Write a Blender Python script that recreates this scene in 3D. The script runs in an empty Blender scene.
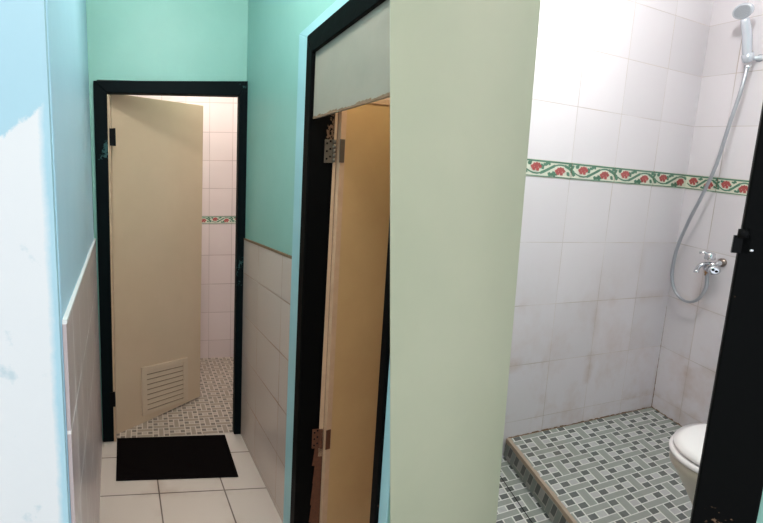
import bpy, bmesh, math, random
from mathutils import Vector, Matrix
random.seed(4)
V = Vector
COL = bpy.context.scene.collection

# ------------------------------------------------------------------ colour / material helpers
def lin(c):
    o = []
    for x in c:
        x /= 255.0
        o.append(x / 12.92 if x <= 0.04045 else ((x + 0.055) / 1.055) ** 2.4)
    return (*o, 1.0)

class NT:
    def __init__(s, name):
        s.m = bpy.data.materials.new(name); s.m.use_nodes = True
        s.t = s.m.node_tree; s.n = s.t.nodes; s.l = s.t.links
        s.b = s.n['Principled BSDF']
    def put(s, sock, v):
        if isinstance(v, bpy.types.NodeSocket): s.l.new(v, sock)
        else: sock.default_value = v
    def math(s, op, a, b=None, c=None):
        n = s.n.new('ShaderNodeMath'); n.operation = op
        s.put(n.inputs[0], a)
        if b is not None: s.put(n.inputs[1], b)
        if c is not None: s.put(n.inputs[2], c)
        return n.outputs[0]
    def noise(s, scale, detail=4, vec=None, rough=0.6, w=None):
        n = s.n.new('ShaderNodeTexNoise'); n.inputs['Scale'].default_value = scale
        n.inputs['Detail'].default_value = detail; n.inputs['Roughness'].default_value = rough
        s.l.new(vec if vec is not None else s.obj(), n.inputs['Vector'])
        return n.outputs['Fac']
    def obj(s):
        if not hasattr(s, '_tc'): s._tc = s.n.new('ShaderNodeTexCoord')
        return s._tc.outputs['Object']
    def uv(s):
        n = s.n.new('ShaderNodeUVMap'); n.uv_map = 'UVMap'
        x = s.n.new('ShaderNodeSeparateXYZ'); s.l.new(n.outputs[0], x.inputs[0])
        return x.outputs[0], x.outputs[1]
    def xyz(s):
        x = s.n.new('ShaderNodeSeparateXYZ'); s.l.new(s.obj(), x.inputs[0])
        return x.outputs
    def mix(s, f, a, b):
        n = s.n.new('ShaderNodeMix'); n.data_type = 'RGBA'
        s.put(n.inputs[0], f); s.put(n.inputs[6], a); s.put(n.inputs[7], b)
        return n.outputs[2]
    def ramp(s, f, lo, hi):
        n = s.n.new('ShaderNodeMapRange'); s.put(n.inputs[0], f)
        n.inputs[1].default_value = lo; n.inputs[2].default_value = hi
        return n.outputs[0]
    def bump(s, h, strength=0.2, dist=0.002):
        n = s.n.new('ShaderNodeBump'); n.inputs['Strength'].default_value = strength
        n.inputs['Distance'].default_value = dist
        s.l.new(h, n.inputs['Height']); s.l.new(n.outputs[0], s.b.inputs['Normal'])
    def fin(s, col, rough=0.5, metal=0.0, spec=0.5):
        s.put(s.b.inputs['Base Color'], col); s.put(s.b.inputs['Roughness'], rough)
        s.b.inputs['Metallic'].default_value = metal
        s.b.inputs['Specular IOR Level'].default_value = spec
        return s.m

def plain(name, c, rough=0.5, metal=0.0, var=0.06, nscale=6, spec=0.5):
    t = NT(name); c = lin(c)
    d = tuple(x * (1 - var * 2) for x in c[:3]) + (1,)
    return t.fin(t.mix(t.noise(nscale), d, c), rough, metal, spec)

def paint(name, c, c2, rough=0.45, bump=0.15, spec=0.4):
    t = NT(name)
    f = t.noise(2.2, 5); g = t.noise(45, 3)
    col = t.mix(t.ramp(f, 0.3, 0.7), lin(c2), lin(c))
    t.bump(t.math('ADD', g, t.noise(9, 2)), bump, 0.003)
    return t.fin(col, rough, 0, spec)

def dark_paint(name, base, chip, amount=0.68, rough=0.35, nscale=60):
    t = NT(name)
    n = t.ramp(t.math('MULTIPLY', t.noise(nscale, 5), t.ramp(t.noise(5, 2), 0.45, 0.75)), amount - 0.03, amount + 0.02)
    col = t.mix(t.math('MULTIPLY', n, 0.8), lin(base), lin(chip))
    t.bump(t.noise(20, 4), 0.3, 0.003)
    return t.fin(col, .55, 0, 0.06)

def tile_mat(name, base, grout, gu=0.012, gv=0.012, rough=0.18, alt=None, stain=None, stain_amt=0.5, vfade=None, gfade=0.6):
    """glazed tile; UV is counted in tiles (u) and rows (v)"""
    t = NT(name); u, v = t.uv()
    fu = t.math('FRACT', u); fv = t.math('FRACT', v)
    du = t.math('MINIMUM', fu, t.math('SUBTRACT', 1, fu))
    dv = t.math('MINIMUM', fv, t.math('SUBTRACT', 1, fv))
    line = t.math('MAXIMUM', t.math('SUBTRACT', 1, t.ramp(du, gu * .55, gu)), t.math('SUBTRACT', 1, t.ramp(dv, gv * .55, gv)))
    wn = t.n.new('ShaderNodeTexWhiteNoise'); wn.noise_dimensions = '2D'
    cx = t.n.new('ShaderNodeCombineXYZ'); t.put(cx.inputs[0], t.math('FLOOR', u)); t.put(cx.inputs[1], t.math('FLOOR', v))
    t.l.new(cx.outputs[0], wn.inputs['Vector'])
    b2 = alt or tuple(x * 0.965 for x in base)
    col = t.mix(wn.outputs['Value'], lin(base), lin(b2))
    col = t.mix(t.math('MULTIPLY', t.ramp(t.noise(1.3, 3), .35, .7), .25), col, lin(tuple(x * .93 for x in base)))
    if stain:
        near = t.math('SUBTRACT', 1, t.ramp(t.math('MINIMUM', du, dv), 0.0, 0.16))
        sm = t.math('MULTIPLY', t.math('MULTIPLY', near, t.ramp(t.noise(3.2, 5), 0.5, 0.72)), stain_amt)
        if vfade is not None:
            sm = t.math('MULTIPLY', sm, t.math('SUBTRACT', 1, t.ramp(v, vfade[0], vfade[1])))
        col = t.mix(sm, col, lin(stain))
    gl = t.mix(t.ramp(t.noise(9, 3), .35, .65), lin(grout), lin(tuple(min(255, x * 1.25) for x in grout)))
    lf = t.math('MULTIPLY', line, t.math('ADD', t.math('MULTIPLY', t.ramp(t.noise(4.5, 3), .3, .7), gfade), 1 - gfade))
    col = t.mix(lf, col, gl)
    if stain and vfade is not None:
        big = t.math('MULTIPLY', t.ramp(t.noise(2.1, 5, rough=.7), .50, .72), t.math('SUBTRACT', 1, t.ramp(v, .5, 4.0)))
        col = t.mix(t.math('MULTIPLY', big, .42), col, lin((176, 128, 84)))
    t.bump(t.math('SUBTRACT', 1, line), 0.25, 0.002)
    r = t.math('ADD', t.math('MULTIPLY', line, 0.5), rough)
    return t.fin(col, r, 0, 0.5)

def mosaic_mat(name, bar, dark, light, grout, g=0.09, rough=0.3):
    """printed floor tile: 3x3-cell blocks of bars and small squares turned alternately"""
    t = NT(name); u, v = t.uv()
    m3 = lambda x: t.math('FLOORED_MODULO', x, 3.0)
    if True:
        um, vm = t.math('WRAP', u, 3.0, 0.0), t.math('WRAP', v, 3.0, 0.0)
    li = t.math('FLOOR', um); lj = t.math('FLOOR', vm)
    bi = t.math('FLOOR', t.math('DIVIDE', u, 3)); bj = t.math('FLOOR', t.math('DIVIDE', v, 3))
    blk = t.math('WRAP', t.math('ADD', bi, bj), 2.0, 0.0)           # 0 or 1
    blk = t.math('GREATER_THAN', blk, 0.5)
    is1 = lambda x: t.math('COMPARE', x, 1.0, 0.25)
    barA = t.math('SUBTRACT', 1, is1(lj)); barB = is1(li)
    fu, fv = t.math('FRACT', u), t.math('FRACT', v)
    du = t.math('MINIMUM', fu, t.math('SUBTRACT', 1, fu)); dv = t.math('MINIMUM', fv, t.math('SUBTRACT', 1, fv))
    du3 = t.math('MINIMUM', um, t.math('SUBTRACT', 3, um)); dv3 = t.math('MINIMUM', vm, t.math('SUBTRACT', 3, vm))
    sel = lambda f, a, b: t.math('ADD', t.math('MULTIPLY', f, b), t.math('MULTIPLY', t.math('SUBTRACT', 1, f), a))
    dA = t.math('MINIMUM', sel(barA, du, du3), dv)
    dB = t.math('MINIMUM', du, sel(barB, dv, dv3))
    d = sel(blk, dA, dB); isbar = sel(blk, barA, barB); lt = sel(blk, is1(li), is1(lj))
    sq = t.mix(lt, lin(dark), lin(light))
    col = t.mix(isbar, sq, lin(bar))
    wn = t.noise(30, 3); col = t.mix(t.math('MULTIPLY', t.ramp(wn, .3, .7), .25), col, lin(tuple(x * .82 for x in bar)))
    col = t.mix(t.math('SUBTRACT', 1, t.ramp(d, g * .6, g)), col, lin(grout))
    col = t.mix(t.math('MULTIPLY', t.ramp(t.noise(2.5, 4), .5, .75), .22), col, lin((120, 110, 95)))
    return t.fin(col, rough, 0, 0.5)

# ------------------------------------------------------------------ object helpers
ROOT = {}
def thing(name, loc, label=None, cat=None, group=None, kind=None):
    o = bpy.data.objects.new(name, None); COL.objects.link(o); o.location = loc
    o.empty_display_size = 0.1
    ROOT[o.name] = V(loc)
    if label: o['label'] = label
    if cat: o['category'] = cat
    if group: o['group'] = group
    if kind: o['kind'] = kind
    return o
def off(parent):
    return ROOT.get(parent.name, V((0, 0, 0))) if parent else V((0, 0, 0))
def link(name, bm, mats, parent=None, smooth=False, origin=None):
    me = bpy.data.meshes.new(name)
    base = off(parent) if parent else (V(origin) if origin else V((0, 0, 0)))
    bmesh.ops.translate(bm, verts=bm.verts, vec=-base)
    bmesh.ops.recalc_face_normals(bm, faces=bm.faces)
    bm.to_mesh(me); bm.free()
    for m in (mats if isinstance(mats, (list, tuple)) else [mats]): me.materials.append(m)
    if smooth:
        for p in me.polygons: p.use_smooth = True
    o = bpy.data.objects.new(name, me); COL.objects.link(o)
    if parent: o.parent = parent
    else: o.location = base
    ROOT[o.name] = base
    return o
def struct(o): o['kind'] = 'structure'; return o

def slab(bm, pts, depth, mi=0, uvf=None):
    """polygon pts (world) extruded by vector depth; uvf maps a point to (u, v)"""
    uvl = (bm.loops.layers.uv.get('UVMap') or bm.loops.layers.uv.new('UVMap'))
    pts = [V(p) for p in pts]; d = V(depth)
    a = [bm.verts.new(p) for p in pts]; b = [bm.verts.new(p + d) for p in pts]
    fs = [bm.faces.new(a), bm.faces.new(b[::-1])]
    n = len(a)
    for i in range(n): fs.append(bm.faces.new((a[i], b[i], b[(i + 1) % n], a[(i + 1) % n])))
    for f in fs:
        f.material_index = mi
        if uvf:
            for lp in f.loops: lp[uvl].uv = uvf(lp.vert.co)
    return fs
def bevel_obj(o, w=0.003, seg=2, angle=0.6):
    m = o.modifiers.new('Bevel', 'BEVEL'); m.width = w; m.segments = seg; m.limit_method = 'ANGLE'; m.angle_limit = angle
    return o
def solve2(d, a, b):
    aa, ab, bb = a.dot(a), a.dot(b), b.dot(b); da, db = d.dot(a), d.dot(b)
    k = aa * bb - ab * ab
    return ((da * bb - db * ab) / k, (db * aa - da * ab) / k)
def tube(bm, pts, r, n=10, cap=True, mi=0):
    pts = [V(p) for p in pts]; rs = r if isinstance(r, (list, tuple)) else [r] * len(pts)
    rings = []; up = V((0, 0, 1)); prev = None
    for i, p in enumerate(pts):
        t = (pts[min(i + 1, len(pts) - 1)] - pts[max(i - 1, 0)]).normalized()
        if prev is None:
            s = t.cross(up)
            if s.length < 0.05: s = t.cross(V((1, 0, 0)))
        else: s = prev - t * prev.dot(t)
        s.normalize(); prev = s; q = t.cross(s)
        rings.append([bm.verts.new(p + (s * math.cos(k * 2 * math.pi / n) + q * math.sin(k * 2 * math.pi / n)) * rs[i]) for k in range(n)])
    for A, B in zip(rings, rings[1:]):
        for k in range(n):
            f = bm.faces.new((A[k], A[(k + 1) % n], B[(k + 1) % n], B[k])); f.material_index = mi; f.smooth = True
    if cap:
        for R_ in (rings[0], rings[-1]):
            f = bm.faces.new(R_); f.material_index = mi
def spline(pts, m=8):
    pts = [V(p) for p in pts]; P = [pts[0] * 2 - pts[1]] + pts + [pts[-1] * 2 - pts[-2]]; out = []
    for i in range(1, len(P) - 2):
        a, b, c, d = P[i - 1:i + 3]
        for k in range(m):
            t = k / m
            out.append(0.5 * ((2 * b) + (c - a) * t + (2 * a - 5 * b + 4 * c - d) * t * t + (-a + 3 * b - 3 * c + d) * t ** 3))
    out.append(pts[-1]); return out
def lathe(bm, O, ax, prof, n=28, mi=0):
    """profile of (distance along ax, radius)"""
    ax = V(ax).normalized(); tube(bm, [V(O) + ax * (d + 1e-5 * i) for i, (d, r) in enumerate(prof)], [max(r, 1e-4) for d, r in prof], n, True, mi)

# ------------------------------------------------------------------ camera
F, CX, CY, CAMZ = 450.0, 195.0, 261.5, 1.5
PITCH = math.radians(8.776)
cam = bpy.data.cameras.new('camera'); co = bpy.data.objects.new('camera', cam); COL.objects.link(co)
co.location = (0, 0, CAMZ); co.rotation_euler = (math.pi / 2 - PITCH, 0, 0)
cam.sensor_width = 36; cam.lens = F / 763 * 36; cam.shift_x = (381.5 - CX) / 763
cam.clip_start = 0.02
bpy.context.scene.camera = co
def sight(x, y):
    a, b = (x - CX) / F, (y - 261) / F
    return V((a, math.cos(PITCH) - b * math.sin(PITCH), -math.sin(PITCH) - b * math.cos(PITCH)))
E0 = V((0, 0, CAMZ))
def at(x, y, O, n):
    """surveyed point: where the photographed point lies on the plane (O, n)"""
    d = sight(x, y); n = V(n); return E0 + d * ((V(O) - E0).dot(n) / d.dot(n))

# ------------------------------------------------------------------ materials
M = {}
M['teal'] = paint('teal wall paint', (142, 190, 176), (133, 182, 168))
M['blue'] = paint('pale blue wall paint', (180, 216, 234), (170, 208, 227))
M['cyan'] = paint('pale cyan plaster edge', (160, 204, 206), (146, 192, 196))
M['ceil'] = paint('white ceiling paint', (225, 225, 220), (210, 210, 205))
M['black'] = dark_paint('chipped black frame paint', (7, 16, 18), (60, 92, 90), .42)
M['black2'] = dark_paint('worn black frame paint', (4, 5, 5), (120, 95, 75), .46, nscale=90)
M['wains'] = tile_mat('glazed wainscot tile', (205, 190, 178), (120, 95, 75), .012, .022, .22, gfade=.5)
M['wainsL'] = tile_mat('glazed lilac wainscot tile', (186, 170, 170), (235, 230, 224), .026, .022, .28, gfade=.5)
M['floor'] = tile_mat('white corridor floor tile', (214, 200, 188), (70, 52, 42), .014, .014, .22, stain=(150, 120, 95), stain_amt=.5, gfade=.25)
M['bathw'] = tile_mat('white bathroom tile', (226, 208, 204), (150, 128, 122), .014, .014, .15, gfade=.5)
M['showw'] = tile_mat('white shower tile', (223, 217, 220), (146, 134, 124), .008, .0085, .22, stain=(165, 120, 78), stain_amt=.75, vfade=(1.3, 4.2), gfade=.75)
M['mos'] = mosaic_mat('grey printed mosaic floor', (147, 153, 146), (88, 93, 91), (180, 181, 181), (212, 214, 208), .085, .25)
M['mos1'] = mosaic_mat('small printed mosaic floor', (158, 142, 126), (112, 100, 90), (184, 168, 154), (206, 192, 178), .12, .3)
M['kerb'] = plain('worn cement edge', (176, 158, 138), .8, var=.25, nscale=30)
M['door'] = paint('cream door enamel', (206, 180, 152), (198, 172, 144), .35, .04)
M['doorB'] = paint('pale green cream door laminate', (181, 182, 157), (173, 176, 151), .4, .03)
M['orange'] = paint('tan door veneer', (198, 166, 116), (184, 152, 104), .4, .06)
M['edge'] = plain('pale door edge', (205, 172, 138), .5, var=.15, nscale=20)
M['panel'] = paint('grey primed board', (158, 150, 134), (138, 136, 122), .5, .1)
M['rust'] = plain('rusted steel', (108, 62, 34), .8, var=.35, nscale=80)
M['hinge'] = plain('dull steel', (120, 112, 98), .45, .6, var=.15, nscale=60)
M['chrome'] = plain('chrome', (215, 216, 220), .16, 1.0, var=.03)
M['greyp'] = plain('grey plastic', (150, 154, 160), .35, var=.04)
M['silverp'] = plain('silver plastic', (200, 204, 212), .25, .35, var=.03)
M['hose'] = plain('silver hose', (168, 170, 176), .3, .5, var=.05, nscale=200)
M['holes'] = plain('nozzle grey', (95, 98, 102), .6)
M['porc'] = plain('white porcelain', (232, 230, 230), .12, var=.01)
M['porc2'] = plain('dull porcelain', (178, 172, 158), .3, var=.05)
M['mat'] = plain('black rubber mat', (16, 10, 9), .95, var=.35, nscale=120, spec=.1)
M['cream'] = plain('decor tile glaze', (226, 226, 208), .25, var=.03)
M['green'] = plain('decor green glaze', (88, 140, 112), .3, var=.2, nscale=80)
M['red'] = plain('decor red glaze', (200, 96, 92), .3, var=.2, nscale=90)
M['stainl'] = plain('brown deposit', (150, 120, 90), .9, var=.3, nscale=70)
M['grille'] = plain('cream plastic grille', (206, 182, 156), .4, var=.03)
M['pinkw'] = paint('pale room paint', (214, 180, 165), (200, 168, 150))
M['dark'] = plain('dark enamel', (6, 6, 7), .5, spec=.1)
M['lampw'] = plain('lamp housing', (230, 230, 228), .4)
def patch_mat():
    t = NT('blue paint with bare plaster patch'); x, y, z = t.xyz()
    # jagged top of the bare plaster: rises towards the wall's edge
    lim = t.math('ADD', t.math('MULTIPLY', t.ramp(x, -.45, -.27), .12), 1.555)
    jag = t.math('MULTIPLY', t.math('SUBTRACT', t.noise(13, 6, rough=.7), .5), .10)
    f = t.ramp(t.math('SUBTRACT', z, t.math('ADD', lim, jag)), -.004, .006)
    edge = t.ramp(t.math('ADD', x, t.math('MULTIPLY', jag, .25)), -.298, -.284)
    f = t.math('MAXIMUM', f, edge)
    plast = t.mix(t.ramp(t.noise(14, 5), .62, .72), lin((214, 216, 216)), lin((186, 200, 204)))
    blue = t.mix(t.noise(3, 3), lin((158, 194, 206)), lin((170, 202, 212)))
    col = t.mix(f, plast, blue)
    t.bump(t.math('ADD', t.noise(25, 5), t.math('MULTIPLY', f, .6)), .25, .003)
    return t.fin(col, .6, 0, .3)
M['patch'] = patch_mat()

# ------------------------------------------------------------------ plan of the corridor
Z = V((0, 0, 1))
BL, BR = V((-.562, 2.55, 0)), V((.29, 2.642, 0))          # back wall, frame feet
bd = (BR - BL).normalized(); bn = V((-bd.y, bd.x, 0))     # bn points away from the camera
LF, LN = V((-.573, 2.548, 0)), V((-.272, .89, 0))
RF = V((.290, 2.642, 0)); rd = V((.1505, -.9886, 0)); rn = V((.9886, .1505, 0))   # right wall, towards the camera
def R(s, z=0): return RF + rd * s + Z * z
CEIL = 2.8

def wall(name, a, b, z0, z1, n, t, mat, origin=None):
    bm = bmesh.new(); a, b = V(a), V(b)
    L = (b - a).length; d = (b - a).normalized()
    slab(bm, [a + Z * z0, b + Z * z0, b + Z * z1, a + Z * z1], V(n) * t, 0, lambda p: ((p - a).dot(d) / .25, p.z / .25))
    return struct(link(name, bm, mat))

# floor of the corridor
bm = bmesh.new()
fy = V((.164, -.9865, 0)); fx = V((.9970, .0766, 0)); f0 = V((-.18, 2.062, 0))
def fuv(p):
    a, b = solve2(V((p.x, p.y, 0)) - f0, fx, fy); return (a / .331, b / .331)
slab(bm, [(-1.6, -1.2, 0), (1.9, -1.2, 0), (1.35, .45, 0), (.60, 1.22, 0), (.46, 2.10, 0), BR + bd * .1, BL - bd * .15, (-.62, 2.5, 0), (-.36, .86, 0), (-1.6, .86, 0)], (0, 0, -.1), 0, fuv)
struct(link('floor', bm, M['floor']))
# ceiling over everything
bm = bmesh.new(); slab(bm, [(-2, -1.5, CEIL), (4, -1.5, CEIL), (4, 4.3, CEIL), (-2, 4.3, CEIL)], (0, 0, .1))
struct(link('ceiling', bm, M['ceil']))

# back wall with the doorway of door_1
DT = 2.155
bm = bmesh.new()
o1, o2 = BL + bd * .03, BR - bd * .03
slab(bm, [BL - bd * .45, o1, o1 + Z * CEIL, BL - bd * .45 + Z * CEIL], bn * .11)
slab(bm, [o2, BR + bd * .2, BR + bd * .2 + Z * CEIL, o2 + Z * CEIL], bn * .11)
slab(bm, [o1 + Z * 2.10, o2 + Z * 2.10, o2 + Z * CEIL, o1 + Z * CEIL], bn * .11)
struct(link('wall_back', bm, M['teal']))

# left wall: painted above, tiled below; its end faces the camera
ld = (LN - LF).normalized(); ln = V((ld.y, -ld.x, 0))     # points into the wall (left)
if ln.x > 0: ln = -ln
LL = (LN - LF).length
bm = bmesh.new(); slab(bm, [LF, LN, LN + Z * CEIL, LF + Z * CEIL], V((-.10, .03, 0)))
o = struct(link('wall_left', bm, M['blue'])); bevel_obj(o, .012, 3)
bm = bmesh.new(); s = -ln * .008
def luv(p): return ((p - LF).dot(ld) / .2 + .3, (p.z - .02) / .243)
slab(bm, [LF - ld*.0, LN - ld * .004, LN - ld * .004 + Z * 1.232, LF + Z * 1.232], s, 0, luv)
slab(bm, [LF + Z * 1.232, LN - ld * .004 + Z * 1.232, LN - ld * .004 + Z * 1.240, LF + Z * 1.240], s * 1.2, 1, luv)
struct(link('trim_1', bm, [M['wainsL'], M['lampw']]))
# front face of the left pier
bm = bmesh.new()
slab(bm, [(-1.6, .885, 0), LN + V((-.004, -.006, 0)), LN + V((-.004, -.006, CEIL)), (-1.6, .885, CEIL)], (0, .0, 0) if False else (.0, .012, 0))
o = struct(link('wall_left_front', bm, M['patch'])); 

# right wall: tiled dado, doorway of door_2, short pier
def SX(x, y): return (at(x, y, RF - rn * .015, rn) - RF).dot(rd)
JO, JI, KI, KO = SX(299, 260), SX(304, 260), SX(377, 400), SX(383, 400)   # far jamb outer/inner, near jamb inner/outer
BS = SX(289.5, 300)
S2a, S2b = JO + .015, KO - .01      # doorway of door_2 along the wall
SE = SX(392, 400)                   # end of the wall
print('S', JO, JI, KI, KO, BS, SE)
bm = bmesh.new()
slab(bm, [R(0), R(S2a), R(S2a, CEIL), R(0, CEIL)], rn * .10)
slab(bm, [R(S2b), R(SE), R(SE, CEIL), R(S2b, CEIL)], rn * .04)
slab(bm, [R(S2a, 2.055), R(S2b, 2.055), R(S2b, CEIL), R(S2a, CEIL)], rn * .10)
struct(link('wall_right', bm, M['teal']))
zr = [0, .03, .28, .53, .78, 1.03, 1.225]
bm = bmesh.new(); uvl = (bm.loops.layers.uv.get('UVMap') or bm.loops.layers.uv.new('UVMap'))
for i in range(6):
    a0, a1 = 0.0, BS
    slab(bm, [R(a0, zr[i]), R(a1, zr[i]), R(a1, zr[i + 1]), R(a0, zr[i + 1])], -rn * .007, 0,
         lambda p, i=i: ((p - RF).dot(rd) / .36 + .1, i + (p.z - zr[i]) / (zr[i + 1] - zr[i])))
slab(bm, [R(0, 1.225), R(BS, 1.225), R(BS, 1.235), R(0, 1.235)], -rn * .009, 1)
struct(link('trim_2', bm, [M['wains'], M['stainl']]))
# pale plaster band around door_2
bm = bmesh.new()
slab(bm, [R(BS), R(JO), R(JO, 2.06), R(BS, 2.10)], -rn * .012)
slab(bm, [R(BS, 2.10), R(JO, 2.06), R(SE, 2.06), R(SE, 2.10)], -rn * .012)
slab(bm, [R(KO), R(SE), R(SE, 2.06), R(KO, 2.06)], -rn * .006)
o = struct(link('trim_3', bm, M['cyan'])); bevel_obj(o, .004)

# ------------------------------------------------------------------ door_1 (open into the far bathroom)
d1 = thing('door_1', BL, kind='structure')
bp = BL - bn * .02
def bk(x, y, e=0): return at(x, y, BL - bn * e, bn)
e = .022
oTL, oTR, oBR, oBL = bk(93, 80, e), bk(249.5, 80.5, e), bk(241.5, 434, e), bk(103, 441, e)
iTL, iTR, iBR, iBL = bk(107, 92, e), bk(239.5, 95, e), bk(234, 431, e), bk(114, 438, e)
oBL.z = oBR.z = iBL.z = iBR.z = 0.001
bm = bmesh.new()
slab(bm, [oBL, iBL, iTL, oTL], bn * .055); slab(bm, [iBR, oBR, oTR, iTR], bn * .055); slab(bm, [oTL, iTL, iTR, oTR], bn * .055)
o = link('door_frame', bm, M['black'], d1); bevel_obj(o, .004)
# stop bead on the right jamb
bm = bmesh.new()
q1, q2 = bk(240, 96, e), bk(238.0, 145, e); q3, q4 = bk(236.8, 145, e), bk(238.5, 96, e)
slab(bm, [iBL + bd * 0, iBL + bd * .012, iTL + bd * .012 - Z * .01, iTL - Z * .01], bn * .05)
link('frame_bead', bm, M['edge'], d1)
# leaf
hx = iBL + bn * .03; hx.z = 0
fe = at(199.5, 396, (0, 0, .02), Z)
fe = V((fe.x, fe.y, 0))
h0 = at(113, 437, (0, 0, .01), Z); h0 = V((h0.x + .0, h0.y + .035, 0))
dd = (fe - h0).normalized(); dn = V((-dd.y, dd.x, 0))
def lf(x, y): return at(x, y, h0, dn)
pb0, pb1 = lf(115, 436), lf(200, 396); pt0, pt1 = lf(111, 92), lf(203.5, 105)
pt0 = pt0 + (pt0 - pb0) * 0.0
bm = bmesh.new(); slab(bm, [pb0, pb1, pt1, pt0], dn * .036)
leaf1 = link('door_leaf', bm, M['door'], d1); bevel_obj(leaf1, .003)
# louvred vent in the leaf
g = [lf(141, 367), lf(187, 357), lf(187.5, 399), lf(142, 415)]
gu = (g[1] - g[0]); gv = (g[3] - g[0])
gi = lambda a, b: g[0] + gu * a + gv * b + (g[2] - g[1] - gv) * a * b
bm = bmesh.new()
fw, fh = .10, .075
for q in ([(0, 0), (1, 0), (1 - fw, fh), (fw, fh)], [(1, 0), (1, 1), (1 - fw, 1 - fh), (1 - fw, fh)],
          [(1, 1), (0, 1), (fw, 1 - fh), (1 - fw, 1 - fh)], [(0, 1), (0, 0), (fw, fh), (fw, 1 - fh)]):
    slab(bm, [gi(*k) for k in q], -dn * .009)
for k in range(8):
    b0 = fh + (1 - 2 * fh) * k / 8; b1 = b0 + (1 - 2 * fh) / 8 * .78
    p = [gi(fw, b0) - dn * .0045, gi(1 - fw, b0) - dn * .0045, gi(1 - fw, b1) - dn * .0065, gi(fw, b1) - dn * .0065]
    slab(bm, p, dn * .003)
slab(bm, [gi(fw, fh), gi(1 - fw, fh), gi(1 - fw, 1 - fh), gi(fw, 1 - fh)], -dn * .0015, 1)  # brown sheet, its colour painted as the shade in the gaps between slats
v1 = link('louver_vent', bm, [M['grille'], plain('painted slot shade', (128, 104, 84), .8)], leaf1)
for y in (137, 397):
    bm = bmesh.new(); c = bk(112.5, y, .0)
    slab(bm, [c - bd * .014 - Z * .045, c + bd * .018 - Z * .045, c + bd * .018 + Z * .045, c - bd * .014 + Z * .045], -bn * .03)
    tube(bm, [c + bd * .012 - Z * .047 - bn * .02, c + bd * .012 + Z * .047 - bn * .02], .007, 10)
    link('hinge', bm, M['dark'], d1)

# mat in front of it
a, b, c, d = (at(117, 437.5, (0, 0, .008), Z), at(225, 434, (0, 0, .008), Z), at(238.5, 475.5, (0, 0, .008), Z), at(116, 479.5, (0, 0, .008), Z))
cen = (a + b + c + d) / 4; cen.z = 0
t = thing('doormat', cen, 'black rectangular rubber doormat lying on the white tiles before the open cream door', 'doormat')
bm = bmesh.new()
slab(bm, [d, c, b, a], (0, 0, -.007)); o = link('mat_base', bm, M['mat'], t); bevel_obj(o, .002)
bm = bmesh.new()
for i in range(1, 40):
    k = i / 40; p, q = d.lerp(a, k), c.lerp(b, k); p2, q2 = d.lerp(a, k + .012), c.lerp(b, k + .012)
    i1, i2 = p.lerp(q, .02), p.lerp(q, .98); j1, j2 = p2.lerp(q2, .02), p2.lerp(q2, .98)
    slab(bm, [i1, i2, j2, j1], (0, 0, .002))
link('tread_ribs', bm, M['mat'], t)

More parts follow.
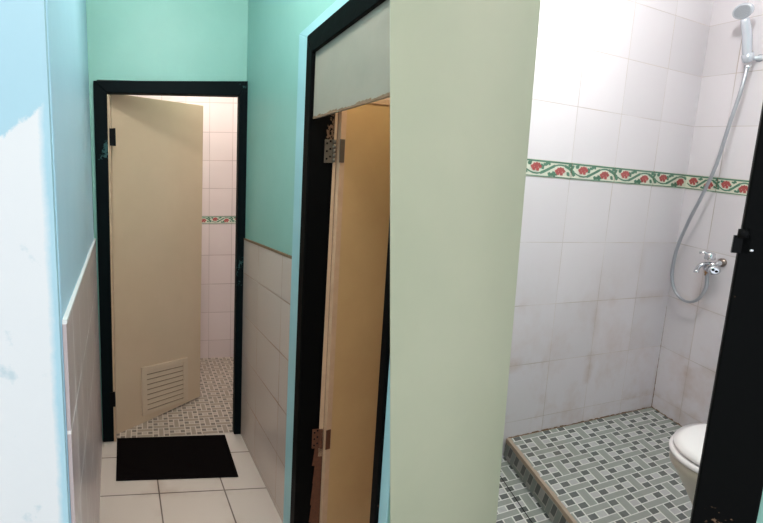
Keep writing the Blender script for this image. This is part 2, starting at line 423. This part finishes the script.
# ------------------------------------------------------------------ far bathroom
def decor(name, O, a, b, n, a0, a1, b0, b1, w, lift=.002, tiles_off=0.0, small=False):
    """border of hand-painted tiles: red flowers on a green vine between green lines"""
    bm = bmesh.new(); O, a, b, n = V(O), V(a), V(b), V(n)
    H = b1 - b0; fs_ = min(1.0, w / .26)
    P = lambda s, t, e=0: O + a * s + b * (b0 + H * t) + n * (lift + e)
    slab(bm, [P(a0, 0), P(a1, 0), P(a1, 1), P(a0, 1)], -n * lift * .9, 0)
    e = .0008
    def quad(s0, s1, t0, t1, mi, ee=e):
        bm.faces.new([bm.verts.new(P(*q, ee)) for q in ((s0, t0), (s1, t0), (s1, t1), (s0, t1))]).material_index = mi
    quad(a0, a1, .88, .98, 1); quad(a0, a1, .02, .075, 1)
    def blob(s, t, r, mi, m=9, ee=e, wob=.25, ph=0):
        vs = []
        for k in range(m):
            th = 2 * math.pi * k / m; rr = r * (1 + wob * math.cos(5 * th + ph))
            ss = s + 1.35 * rr * fs_ * math.cos(th); tt = t + rr * math.sin(th) / H
            vs.append(bm.verts.new(P(min(max(ss, a0), a1), min(max(tt, .02), .97), ee)))
        try: bm.faces.new(vs).material_index = mi
        except Exception: pass
    def leaf(s, t, ang, L, mi=1):
        c, sn = math.cos(ang), math.sin(ang); W = L * .32
        W *= 1.0; pts = [(0, 0), (.35 * L, W), (.7 * L, W * .8), (L, 0), (.7 * L, -W * .7), (.35 * L, -W)]
        vs = [bm.verts.new(P(min(max(s + x * c - y * sn, a0), a1), min(max(t + (x * sn + y * c) / H, .05), .93), e * 1.5)) for x, y in pts]
        bm.faces.new(vs).material_index = mi
    k0 = int(math.floor(a0 / w)) - 1; k1 = int(math.ceil(a1 / w)) + 1
    N = 14
    for k in range(k0, k1 + 1):
        s0 = (k + tiles_off) * w
        for j in range(N):                                   # the vine
            x0, x1 = j / N, (j + 1) / N
            y = lambda x: .5 - .30 * math.cos(2 * math.pi * (x - .27))
            A, B = s0 + x0 * w, s0 + x1 * w
            if A < a0 or B > a1: continue
            th = .09 if j in (5, 6, 7, 8, 12, 13, 0) else .045
            f = bm.faces.new([bm.verts.new(P(*q, e * 1.2)) for q in ((A, y(x0) - th), (B, y(x1) - th), (B, y(x1) + th), (A, y(x0) + th))]); f.material_index = 1
        for (fx_, fy_) in ((.26, .57), (.76, .40)):
            s = s0 + fx_ * w
            if s - .25 * H < a0 or s + .25 * H > a1: continue
            for (dx, dy) in ((0, 0), (.34, .04), (-.34, .02), (.14, -.13), (-.16, .13), (.2, .14), (-.2, -.11), (.02, .16)):
                blob(s + dx * H * fs_, fy_ + dy, H * .115, 2, ee=e * 2.2, ph=dx * 20)
        for (lx, ly, la, lL) in ((.46, .66, 1.2, .30), (.42, .45, 2.3, .34), (.55, .74, 2.5, .24), (.60, .40, -.9, .36), (.50, .25, -.3, .30), (.56, .18, .1, .26),
                                 (.92, .80, .1, .30), (.98, .62, .5, .32), (.90, .40, -.6, .30), (.03, .35, 2.2, .30), (.10, .25, 2.9, .30), (.12, .66, .9, .26),
                                 (.08, .80, -.2, .26), (.40, .80, -.4, .22), (.66, .2, .2, .2)):
            s = s0 + lx * w
            if s - .3 * H < a0 or s + .3 * H > a1: continue
            leaf(s, ly, la, lL * H * 1.35 * fs_)
        if a0 < s0 < a1: quad(s0 - .0012, s0 + .0012, 0, 1, 3, e * 3)
    bm.normal_update()
    return struct(link(name, bm, [M['cream'], M['green'], M['red'], M['stainl']]))

def banded(name, O, a, b, n, a0, a1, levels, w, aoff, mat, t=.08, v0=0, step=None):
    """tiled wall: levels are the heights of its grout lines; n points into the wall"""
    bm = bmesh.new(); uvl = (bm.loops.layers.uv.get('UVMap') or bm.loops.layers.uv.new('UVMap')); O, a, b, n = V(O), V(a), V(b), V(n)
    P = lambda s, h, e=0: O + a * s + b * h + n * e
    for i in range(len(levels) - 1):
        vs = [(a0, levels[i], i), (a1, levels[i], i), (a1, levels[i + 1], i + 1), (a0, levels[i + 1], i + 1)]
        f = bm.faces.new([bm.verts.new(P(s, h)) for s, h, _ in vs])
        for lp, (s, h, k) in zip(f.loops, vs): lp[uvl].uv = ((s - aoff) / w, k + v0)
    c = [P(a0, levels[0]), P(a1, levels[0]), P(a1, levels[-1]), P(a0, levels[-1])]
    f4 = [bm.verts.new(p) for p in c]; b4 = [bm.verts.new(p + n * t) for p in c]
    bm.faces.new(b4)
    for i in range(4): bm.faces.new((f4[i], b4[i], b4[(i + 1) % 4], f4[(i + 1) % 4]))
    bmesh.ops.remove_doubles(bm, verts=bm.verts, dist=1e-5)
    return struct(link(name, bm, mat))

FB = V((.065, 3.92, 0))                                  # a point at the foot of the far tiled wall
lv = [-.01, .17, .43, .69, .95, 1.225, 1.295, 1.53, 1.765, 2.0, 2.24, 2.48, 2.8]
aoffF = at(209, 250, FB, bn); aoffF = (aoffF - FB).dot(bd)
banded('wall_far', FB, bd, Z, bn, -1.1, .75, lv, .2, aoffF, M['bathw'])
decor('trim_4', FB, bd, Z, -bn, -1.09, .74, 1.228, 1.292, .2, tiles_off=aoffF / .2)
fs = V((bn.x, bn.y, 0))
lo = FB + bd * .75
wl = lambda nm, p, q, n: banded(nm, p, (V(q) - V(p)).normalized(), Z, n, 0, (V(q) - V(p)).length, lv, .2, 0, M['bathw'], .06)
pA = BR + bn * .115 + bd * .35; pB = FB + bd * .74
wl('wall_far_right', pA, pB, V(((pB - pA).normalized().y, -(pB - pA).normalized().x, 0)))
pC = BL + bn * .115 - bd * .45; pD = FB - bd * 1.08
nn = V((-(pD - pC).normalized().y, (pD - pC).normalized().x, 0))
wl('wall_far_left', pC, pD, nn)
bm = bmesh.new()
def m1uv(p):
    d = p - BL; return (d.dot(bd) / .034, d.dot(bn) / .034)
slab(bm, [BL + bd * .0 + bn * .0, BR + bn * .0, BR + bn * .11, pA + bn * 0 - V((0, 0, 0)), pB + bn * .05, pD + bn * .05, pC, BL + bn * .11], (0, 0, -.05), 0, m1uv)
bmesh.ops.translate(bm, verts=bm.verts, vec=(0, 0, .0035))
struct(link('floor_far', bm, M['mos1']))

# ------------------------------------------------------------------ door_2 (in the right wall, open)
d2 = thing('door_2', R(S2a), kind='structure')
def rw(x, y, e=0): return at(x, y, RF - rn * e, rn)
e = .015
P1 = [rw(303.5, 47, e), rw(311.0, 58, e)]
bm = bmesh.new()
zt = 2.065; zi = 1.995
# far jamb (its deep face is turned to the camera), near jamb, head
slab(bm, [R(JO) - rn * e, R(JI) - rn * e, R(JI, zi) - rn * e, R(JO, zt) - rn * e], rn * .113)
slab(bm, [R(KI) - rn * e, R(KO) - rn * e, R(KO, zt) - rn * e, R(KI, zi) - rn * e], rn * .05)
slab(bm, [R(JI, zi) - rn * e, R(KI, zi) - rn * e, R(KO, zt) - rn * e, R(JO, zt) - rn * e], rn * .10)
o = link('door_frame', bm, M['black2'], d2); bevel_obj(o, .003)
# board closing the top of the frame
bm = bmesh.new()
slab(bm, [R(JI, 1.765), R(KI, 1.745), R(KI, zi), R(JI, zi)], rn * .012)
link('transom_panel', bm, M['panel'], d2)
bm = bmesh.new()
for k in range(26):
    s = JI + (KI - JI) * k / 26; z0 = 1.765 - .020 * k / 26
    h = .004 + .010 * random.random() * (1.6 if k < 5 else .7)
    slab(bm, [R(s, z0 - .001), R(s + .02, z0 - .001), R(s + .02, z0 + h), R(s, z0 + h * .8)], -rn * .0012)
link('panel_rust_edge', bm, M['stainl'], d2)
# leaf swung into the side room
H2 = R(JI + .014) + rn * .104
e2 = V((1.02, 1.925, 0))
ud = (e2 - H2).normalized(); un = V((-ud.y, ud.x, 0))
LW = (e2 - H2).length
bm = bmesh.new(); T = .045
P = lambda a, b, z: H2 + ud * a + un * b + Z * z
slab(bm, [P(0, 0, .02), P(LW, 0, .02), P(LW, 0, 1.845), P(0, 0, 1.845)], un * T)
leaf2 = link('door_leaf', bm, M['orange'], d2); bevel_obj(leaf2, .002)
bm = bmesh.new()
slab(bm, [P(-.002, -.002, .02), P(.022, -.002, .02), P(.022, -.002, 1.845), P(-.002, -.002, 1.845)], un * (T + .004))
link('lipping', bm, M['edge'], leaf2)
bm = bmesh.new()
slab(bm, [P(-.002, -.003, 1.83), P(LW, -.003, 1.83), P(LW, -.003, 1.848), P(-.002, -.003, 1.848)], un * (T + .004))
link('top_lipping', bm, M['edge'], leaf2)
bm = bmesh.new()                                         # pale worn edge strip between jamb and leaf, rusted low down
j0 = R(JI) + rn * .085
def jp(x, z, e=.0): return R(JI + .0005 + e) + rn * (x - .014) + Z * z
slab(bm, [jp(.090, .42), jp(.108, .42), jp(.108, 1.79), jp(.098, 1.79)], rd * .003)
link('worn_edge_strip', bm, M['edge'], d2)
bm = bmesh.new()
zz = [0.02, .12, .2, .3, .38, .44, .5]
for i in range(6):
    w0 = .03 + .018 * random.random(); 
    slab(bm, [jp(.105 - w0, zz[i]), jp(.108, zz[i]), jp(.108, zz[i + 1]), jp(.105 - w0 * .8, zz[i + 1])], rd * .003)
link('rust_scale', bm, M['rust'], d2)
for zc, mt in ((1.650, M['hinge']), (.50, M['rust'])):
    bm = bmesh.new()
    slab(bm, [jp(.062, zc - .042), jp(.094, zc - .042), jp(.094, zc + .042), jp(.062, zc + .042)], rd * .004)
    q = P(-.004, .004, zc)
    slab(bm, [P(-.006, -.003, zc - .042), P(.016, -.003, zc - .042), P(.016, -.003, zc + .042), P(-.006, -.003, zc + .042)], un * -.003)
    for i in range(5):
        c0 = jp(.099, zc - .042 + i * .0168, .006); tube(bm, [c0 + Z * .001, c0 + Z * .016], .0055, 10)
    h = link('hinge', bm, mt, d2)
    bm = bmesh.new()
    for dz in (-.028, 0, .028):
        for x in (.070, .083):
            c0 = jp(x, zc + dz + (.008 if x > .08 else 0), .004); lathe(bm, c0, rd, [(0, .004), (.0015, .004), (.002, .002)], 8)
    link('screw', bm, M['dark'], h)
# ------------------------------------------------------------------ side room behind door_2
w = wall('wall_side_back', (.40, 2.30, 0), (1.30, 2.30, 0), 0, CEIL, (0, 1, 0), .06, M['pinkw'])
w = wall('wall_partition', (.570, 1.262, 0), (1.16, 2.02, 0), 0, CEIL, V((.70, -.70, 0)), .02, M['pinkw'])
bm = bmesh.new(); slab(bm, [(.45, 2.30, .0), (.60, 1.22, 0), (1.16, 2.0, 0), (1.3, 2.30, 0)], (0, 0, -.08), 0, fuv)
struct(link('floor_side', bm, M['floor']))

# ------------------------------------------------------------------ shower room: surveyed axes
C = V((2.63867, 2.44253, CAMZ - 1.22790))
l_ = V((.935506, .350857, -.041580)); vv = V((-.020578, -.009051, .999747))
r2 = V((-.070124, -.989740, -.124486)); r3 = V((-.154609, -.981212, -.115405))
nL = l_.cross(vv); nL = nL if nL.y > 0 else -nL; nL.normalize()
nR = r2.cross(vv); nR = nR if nR.x > 0 else -nR; nR.normalize()
lvL = [-.12, 0, .083, .370, .660, .955, 1.2464, 1.3197, 1.565, 1.811, 2.0535, 2.30, 2.55, 2.78]
lvR = [0, .083, .363, .655, .950, 1.232, 1.304, 1.553, 1.798, 2.045, 2.30, 2.55, 2.78]
banded('wall_shower_back', C, l_, vv, nL, -1.56, .0, lvL, .325, .017, M['showw'], .06, v0=-1)
banded('wall_shower_right', C, r2, vv, nR, 0, 2.2, lvL, .325, .162, M['showw'], .06, v0=-1)
decor('trim_5', C, l_, vv, -nL, -1.55, -.001, 1.2464, 1.3197, .325, tiles_off=.05)
decor('trim_6', C, r2, vv, -nR, .001, 2.1, 1.2464, 1.3197, .161)
def suv(p):
    a, b = solve2(p - C, l_, r3); return ((a + .93) / .0545 + .5, (b - .415) / .0285 + 1.5)
fn = l_.cross(r3).normalized(); fn = fn if fn.z > 0 else -fn
A_ = -1.205
G = lambda a, b, e=0: C + l_ * a + r3 * b + fn * e
bm = bmesh.new(); slab(bm, [G(A_, .0), G(.0, 0), G(.22, 1.9), G(A_, 1.9)], fn * -.085, 0, suv)
for f in bm.faces:
    pass
struct(link('floor_shower', bm, M['mos']))
# raised edge of the platform
def kuv(p):
    a, b = solve2(p - C, fn, r3); return (a / .05 + .3, b / .0285)
bm = bmesh.new()
slab(bm, [G(A_, -.0, -.001), G(A_, 1.9, -.001), G(A_, 1.9, -.084), G(A_, -.0, -.084)], -l_ * .006, 0, kuv)
n = 60
for i in range(n):
    b0, b1 = i * 1.9 / n, (i + 1) * 1.9 / n
    w0 = .009 + .007 * random.random(); d0 = .012 + .012 * random.random()
    slab(bm, [G(A_ - .008, b0, .0035), G(A_ + w0, b0, .003), G(A_ + w0, b1, .003), G(A_ - .008, b1, .0035)], fn * -d0, 1)
struct(link('trim_7', bm, [mosaic_mat('kerb face tile', (110, 118, 112), (58, 62, 58), (140, 140, 134), (150, 150, 140), .06, .35), M['kerb']]))
LOW = -.095
def l2uv(p):
    a, b = solve2(p - G(0, 0, LOW), l_, r3); return ((a + 1.30) / .0545 + .5, (b - .2) / .0285 + 1.5)
bm = bmesh.new(); slab(bm, [G(-1.55, -.0, LOW), G(A_ + .02, 0, LOW), G(A_ + .02, 1.9, LOW), G(-1.66, 1.30, LOW), G(-1.9, .75, LOW)], fn * -.05, 0, l2uv)
struct(link('floor_shower_low', bm, M['mos']))
bm = bmesh.new(); slab(bm, [G(-1.305, .02, LOW + .0015), G(-1.301, .02, LOW + .0015), G(-1.301, 1.8, LOW + .0015), G(-1.305, 1.8, LOW + .0015)], fn * -.001)
struct(link('trim_8', bm, M['dark']))
# dirt along the foot of the shower walls
bm = bmesh.new()
for (ax, a0, a1, n_) in ((l_, -1.2, 0, nL), (r2, 0, .5, nR)):
    k = 50
    for i in range(k):
        s0 = a0 + (a1 - a0) * i / k; s1 = a0 + (a1 - a0) * (i + 1) / k
        h = .002 + .006 * random.random() ** 2
        slab(bm, [C + ax * s0 + vv * 0 , C + ax * s1, C + ax * s1 + vv * h, C + ax * s0 + vv * h], -n_ * .003)
h = 0
for i in range(30):
    z0, z1 = i * .02, (i + 1) * .02; w0 = .0035 * (1 - i / 40) * (.3 + random.random())
    slab(bm, [C + vv * z0 - nR * w0 - nL * .001, C + vv * z0 - nL * w0, C + vv * z1 - nL * w0 * .9, C + vv * z1 - nR * w0 * .9 - nL * .001], l_ * .0 + vv * .0 + nL * .002)
struct(link('trim_9', bm, M['stainl']))

# ------------------------------------------------------------------ door_3 (cream leaf, black jamb) into the shower room
Q0 = V((.56, 1.225, 0)); qd = V((.7193, -.6947, 0)); qn = V((.6947, .7193, 0))   # qn points into the room
d3 = thing('door_3', Q0, kind='structure')
def jb(x, y): return at(x, y, Q0, qn)
def ext(p, q, z): k = (z - q.z) / (p.z - q.z); return q + (p - q) * k
jl0, jl1 = jb(691, 523), jb(759.5, 130)
jr0 = jb(757, 523); jr1 = jb(763, 484)
lb, lt = ext(jl1, jl0, .0), ext(jl1, jl0, 2.12)
wj = (jr0 - jl0).dot(qd)
rb, rt = lb + qd * wj, lt + qd * wj
bm = bmesh.new()
slab(bm, [lb, rb, rt, lt], qn * .02)
hb0 = V((.575, 1.225, 2.12))
slab(bm, [hb0, V((rt.x, rt.y, 2.12)), V((rt.x, rt.y, 2.20)), hb0 + Z * .08], qn * .05)
o = link('door_frame', bm, M['black2'], d3); bevel_obj(o, .003)
bm = bmesh.new()
c0 = jb(741.5, 244)
slab(bm, [c0 - qd * .010 - Z * .016, c0 + qd * .010 - Z * .016, c0 + qd * .010 + Z * .016, c0 - qd * .010 + Z * .016], qn * .012 )
tube(bm, [c0 + Z * .012 - qd * .0, c0 + Z * .028 - qd * .0], .007, 10)
link('strike_latch', bm, M['dark'], d3)
bm = bmesh.new(); c0 = jb(751.5, 250); lathe(bm, c0 + qn * .001, -qn, [(0, .003), (.002, .003), (.003, .001)], 10)
link('screw', bm, M['chrome'], d3)
# leaf
m0, m1 = V((.438, 1.026, 0)), V((.881, 1.228, 0))
md = (m1 - m0).normalized(); mn = V((-md.y, md.x, 0))
def cl(x, y): return at(x, y, m0, mn)
a1_, a0_ = cl(390.3, 20), cl(390.3, 500); b1_, b0_ = cl(541, 0), cl(497, 515)
aT, aB, bT, bB = ext(a1_, a0_, 2.11), ext(a1_, a0_, .02), ext(b1_, b0_, 2.11), ext(b1_, b0_, .03)
bm = bmesh.new(); slab(bm, [aB, bB, bT, aT], mn * .034 + md * .036)
leaf3 = link('door_leaf', bm, M['doorB'], d3); bevel_obj(leaf3, .002)
# teal wall to the right of the jamb, running past the camera
we = V((1.75, .08, 0))
bm = bmesh.new()
w0 = V((rb.x, rb.y, 0)) + qn * .012 - qd * .012; w1 = w0 + qd * 1.1
slab(bm, [w0, w1, w1 + Z * CEIL, V((rt.x, rt.y, CEIL)) + qn * .012 - qd * .012], qn * .05)
slab(bm, [V((.56, 1.24, 2.2)), V((rt.x, rt.y, 2.2)), V((rt.x, rt.y, CEIL)), V((.56, 1.24, CEIL))], qn * .05)
struct(link('wall_front_right', bm, M['teal']))

# ------------------------------------------------------------------ shower set on the right tiled wall
def rp(x, y, e): return at(x, y, C - nR * e, nR)          # point standing e off the wall
def wallpt(p): return p + nR * ((C - p).dot(nR))
hp = rp(747, 63, .055)
t = thing('wall_bracket', wallpt(hp), 'small chrome bracket on the shower wall gripping the hand shower', 'shower bracket')
bm = bmesh.new(); b0 = wallpt(rp(749, 58, .05))
lathe(bm, b0 - nR * .001, -nR, [(0, .016), (.006, .016), (.008, .010), (.036, .009)], 20)
link('wall_plate', bm, M['silverp'], t)
hd = (rp(743, 12, .105) - rp(747.5, 62, .055)).normalized()
bm = bmesh.new(); c = rp(748, 57, .055)
lathe(bm, c - hd * .018, hd, [(0, .015), (.002, .018), (.034, .0195), (.036, .015)], 20)
link('clip', bm, M['silverp'], t, True)

hs = thing('hand_shower', rp(748, 62, .055), 'silver hand shower with grey nozzle face and long hose hanging down the tiled wall', 'shower')
base = rp(748, 62, .055)
top = rp(745, 18, .100)
bm = bmesh.new()
pts = spline([base, base + hd * .05, base.lerp(top, .65) - nR * -.004, top], 6)
tube(bm, pts, [0.011 + .0045 * math.sin(i / (len(pts) - 1) * 2.6) for i in range(len(pts))], 14)
link('handle', bm, M['silverp'], hs)
fd = V((-.95, -.27, -.30)).normalized()       # where the nozzles point
hc = rp(743.4, 10.5, .11)
bm = bmesh.new(); lathe(bm, hc - fd * .020, fd, [(0, .012), (.004, .022), (.012, .031), (.022, .034), (.026, .033), (.028, .030)], 30)
hh = link('shower_head', bm, M['silverp'], hs, True)
bm = bmesh.new(); lathe(bm, hc + fd * .007, fd, [(0, .029), (.003, .028), (.004, .026)], 28)
link('nozzle_plate', bm, M['greyp'], hh)
bm = bmesh.new(); sx = fd.orthogonal().normalized(); sy = fd.cross(sx)
for rr, m in ((.006, 6), (.012, 10), (.017, 14), (.021, 16)):
    for k in range(m):
        th = 2 * math.pi * k / m; lathe(bm, hc + fd * .0105 + sx * rr * math.cos(th) + sy * rr * math.sin(th), fd, [(0, .0014), (.0014, .0012)], 6)
o = link('nozzles', bm, M['holes'], hh); o['kind'] = 'stuff'
# hose
hz = [(747.5, 66, .055), (741, 90, .07), (729, 125, .085), (716, 165, .09), (702, 195, .09), (688, 222, .085), (677, 248, .08), (672, 272, .075), (674, 288, .07),
      (681, 298, .066), (690, 301.5, .063), (699, 298, .060), (706, 287, .056), (707.5, 274, .052), (707.5, 271, .05)]
bm = bmesh.new(); tube(bm, spline([rp(*q) for q in hz], 8), .0068, 12)
link('hose', bm, M['hose'], hs)
bm = bmesh.new(); lathe(bm, rp(747.7, 64, .055), -hd, [(0, .011), (.016, .011), (.020, .008)], 16)
link('hose_nut', bm, M['chrome'], hs)

# faucet
fc = rp(711, 266, .045)
t = thing('wall_faucet', wallpt(fc), 'chrome wall faucet with lever handle and curved spout feeding the shower hose', 'faucet')
bm = bmesh.new(); wp = wallpt(rp(716, 262, .03))
lathe(bm, wp - nR * .001, -nR, [(0, .021), (.004, .021), (.010, .015), (.012, .012)], 24)
link('wall_flange', bm, plain('tarnished chrome', (176, 160, 150), .35, .8, var=.3, nscale=60), t, True)
bm = bmesh.new()
tube(bm, spline([wp - nR * .005, fc + V((0, 0, 0)), rp(709, 266, .062)], 6), [.013] * 5 + [.02] * 5 + [.024] * 2 + [.018], 16)
lathe(bm, rp(712, 269, .060), (rp(716, 271, .075) - rp(712, 269, .060)), [(0, .012), (.004, .023), (.024, .022), (.028, .014)], 16)
fb = link('faucet_body', bm, M['chrome'], t)
bm = bmesh.new(); c = rp(716.3, 271, .078); lathe(bm, c, (rp(716, 271, .075) - rp(712, 269, .060)), [(0, .006), (.004, .005)], 12)
link('diverter_cap', bm, M['dark'], fb)
bm = bmesh.new()
tube(bm, spline([rp(708, 263, .06), rp(703.5, 263.5, .085), rp(699, 266, .098), rp(696.2, 271, .10)], 6), [.0085] * 19, 12)
lathe(bm, rp(696.6, 269.5, .10), V((0, 0, -1)), [(0, .010), (.012, .010), (.013, .008)], 14)
link('spout', bm, M['chrome'], t)
bm = bmesh.new()
c = rp(709.5, 259.5, .058); lathe(bm, c, vv, [(0, .015), (.004, .019), (.030, .0185), (.036, .013), (.038, .004)], 18)
link('valve_cap', bm, M['chrome'], t)
bm = bmesh.new()
tube(bm, [rp(709, 252.5, .060), rp(704, 251.8, .075), rp(699.5, 252, .085)], [.006, .005, .0065], 10)
link('lever', bm, M['chrome'], t)
bm = bmesh.new(); lathe(bm, rp(707.5, 268.5, .052), V((0, 0, -1)), [(0, .009), (.02, .009), (.022, .0075), (.032, .0075)], 14)
link('hose_outlet', bm, plain('brass nut', (170, 130, 90), .35, .8), t)

# ------------------------------------------------------------------ toilet
TC = V((1.775, 1.290, 0)); TF = V((-.97, -.25, 0)).normalized(); TS = V((TF.y, -TF.x, 0))   # TF towards the front
tz = 0.0
_a, _b = solve2(TC - V((C.x, C.y, 0)), V((l_.x, l_.y, 0)), V((r3.x, r3.y, 0)))
tz = (C + l_ * _a + r3 * _b).z - .005
t = thing('toilet', V((TC.x, TC.y, tz)), 'white porcelain toilet with closed lid on the mosaic platform beside the black door jamb', 'toilet')
SH = (CAMZ - .826) - tz                                     # seat height
def egg(th, a, b, sq=.0):
    c, s = math.cos(th), math.sin(th)
    return (a * c * (1.0 if c > 0 else .86), b * s * (1 - .10 * c))
def loft(bm, secs, n=48, cap0=True, cap1=True, mi=0):
    """sections: (centre forward offset, half length, half width, z)"""
    rings = []
    for (o_, a, b, z) in secs:
        r = []
        for k in range(n):
            x, y = egg(2 * math.pi * k / n, a, b); p = TC + TF * (o_ + x) + TS * y; r.append(bm.verts.new((p.x, p.y, tz + z)))
        rings.append(r)
    for A, B in zip(rings, rings[1:]):
        for k in range(n):
            f = bm.faces.new((A[k], A[(k + 1) % n], B[(k + 1) % n], B[k])); f.smooth = True; f.material_index = mi
    if cap0: bm.faces.new(rings[0])
    if cap1: bm.faces.new(rings[-1])
LA, WA = .262, .198
bm = bmesh.new()
loft(bm, [(-.06, .20, .105, 0), (-.06, .195, .10, .03), (-.055, .185, .095, .10), (-.04, .195, .115, SH * .5), (-.02, .225, .155, SH * .72), (0, .25, .185, SH * .88),
          (0, LA - .003, WA - .006, SH - .045), (0, LA - .003, WA - .006, SH - .022), (0, LA - .02, WA - .02, SH - .018)])
link('bowl', bm, M['porc2'], t)
bm = bmesh.new()
loft(bm, [(0, LA - .01, WA - .01, SH - .018), (0, LA, WA, SH - .014), (0, LA, WA, SH - .004), (0, LA - .008, WA - .008, SH)])
link('seat', bm, M['porc'], t)
bm = bmesh.new()
loft(bm, [(-.004, LA - .016, WA - .014, SH + .002), (-.004, LA - .007, WA - .006, SH + .006), (-.004, LA - .007, WA - .006, SH + .016), (-.004, LA - .03, WA - .03, SH + .026), (-.004, LA * .5, WA * .5, SH + .034)])
link('lid', bm, M['porc'], t)
bm = bmesh.new()
def tbox(x0, x1, y0, y1, z0, z1):
    p = lambda x, y: TC + TF * x + TS * y + Z * (tz + z0)
    slab(bm, [p(x0, y0), p(x1, y0), p(x1, y1), p(x0, y1)], (0, 0, z1 - z0))
tbox(-.44, -.25, -.19, .19, SH - .02, SH + .33)
o = link('cistern', bm, M['porc'], t); bevel_obj(o, .02, 4)
bm = bmesh.new(); tbox(-.45, -.24, -.2, .2, SH + .33, SH + .36); o = link('cistern_lid', bm, M['porc'], t); bevel_obj(o, .01, 3)

# ------------------------------------------------------------------ lamps of the place and added fill lamps
def lamp(name, loc, power, color, size, rot=(0, 0, 0), typ='AREA'):
    L = bpy.data.lights.new(name, typ); L.energy = power; L.color = color
    if typ == 'AREA': L.shape = 'DISK'; L.size = size
    else: L.shadow_soft_size = size
    o = bpy.data.objects.new(name, L); COL.objects.link(o); o.location = loc; o.rotation_euler = rot
    return o
lamp('corridor_light', (.02, 1.35, 2.72), 13, (1, .97, .95), .1, typ='POINT')
lamp('entry_fill', (-.05, .0, 2.70), 10, (1, .96, .92), .25, typ='POINT').data.shadow_soft_size = .10  # unseen second lamp, added to brighten the front of the left pier
lamp('far_bathroom_light', (.15, 3.15, 2.6), 13, (1, .93, .90), .06, typ='POINT')
lamp('shower_room_light', (1.52, 1.46, 2.66), 18, (1, .99, 1.0), .05, typ='POINT')
lamp('side_room_fill', (.70, 1.50, 2.38), 8, (1, .88, .70), .08, typ='POINT')  # unseen lamp added to brighten the tan leaf, most towards its top

w = bpy.data.worlds.new('world'); bpy.context.scene.world = w; w.use_nodes = True
w.node_tree.nodes['Background'].inputs[0].default_value = (.85, .92, 1, 1)
w.node_tree.nodes['Background'].inputs[1].default_value = .7
sc = bpy.context.scene
sc.view_settings.view_transform = 'Standard'; sc.view_settings.look = 'None'
sc.view_settings.gamma = 1; sc.view_settings.use_curve_mapping = False
sc.view_settings.exposure = 1.1
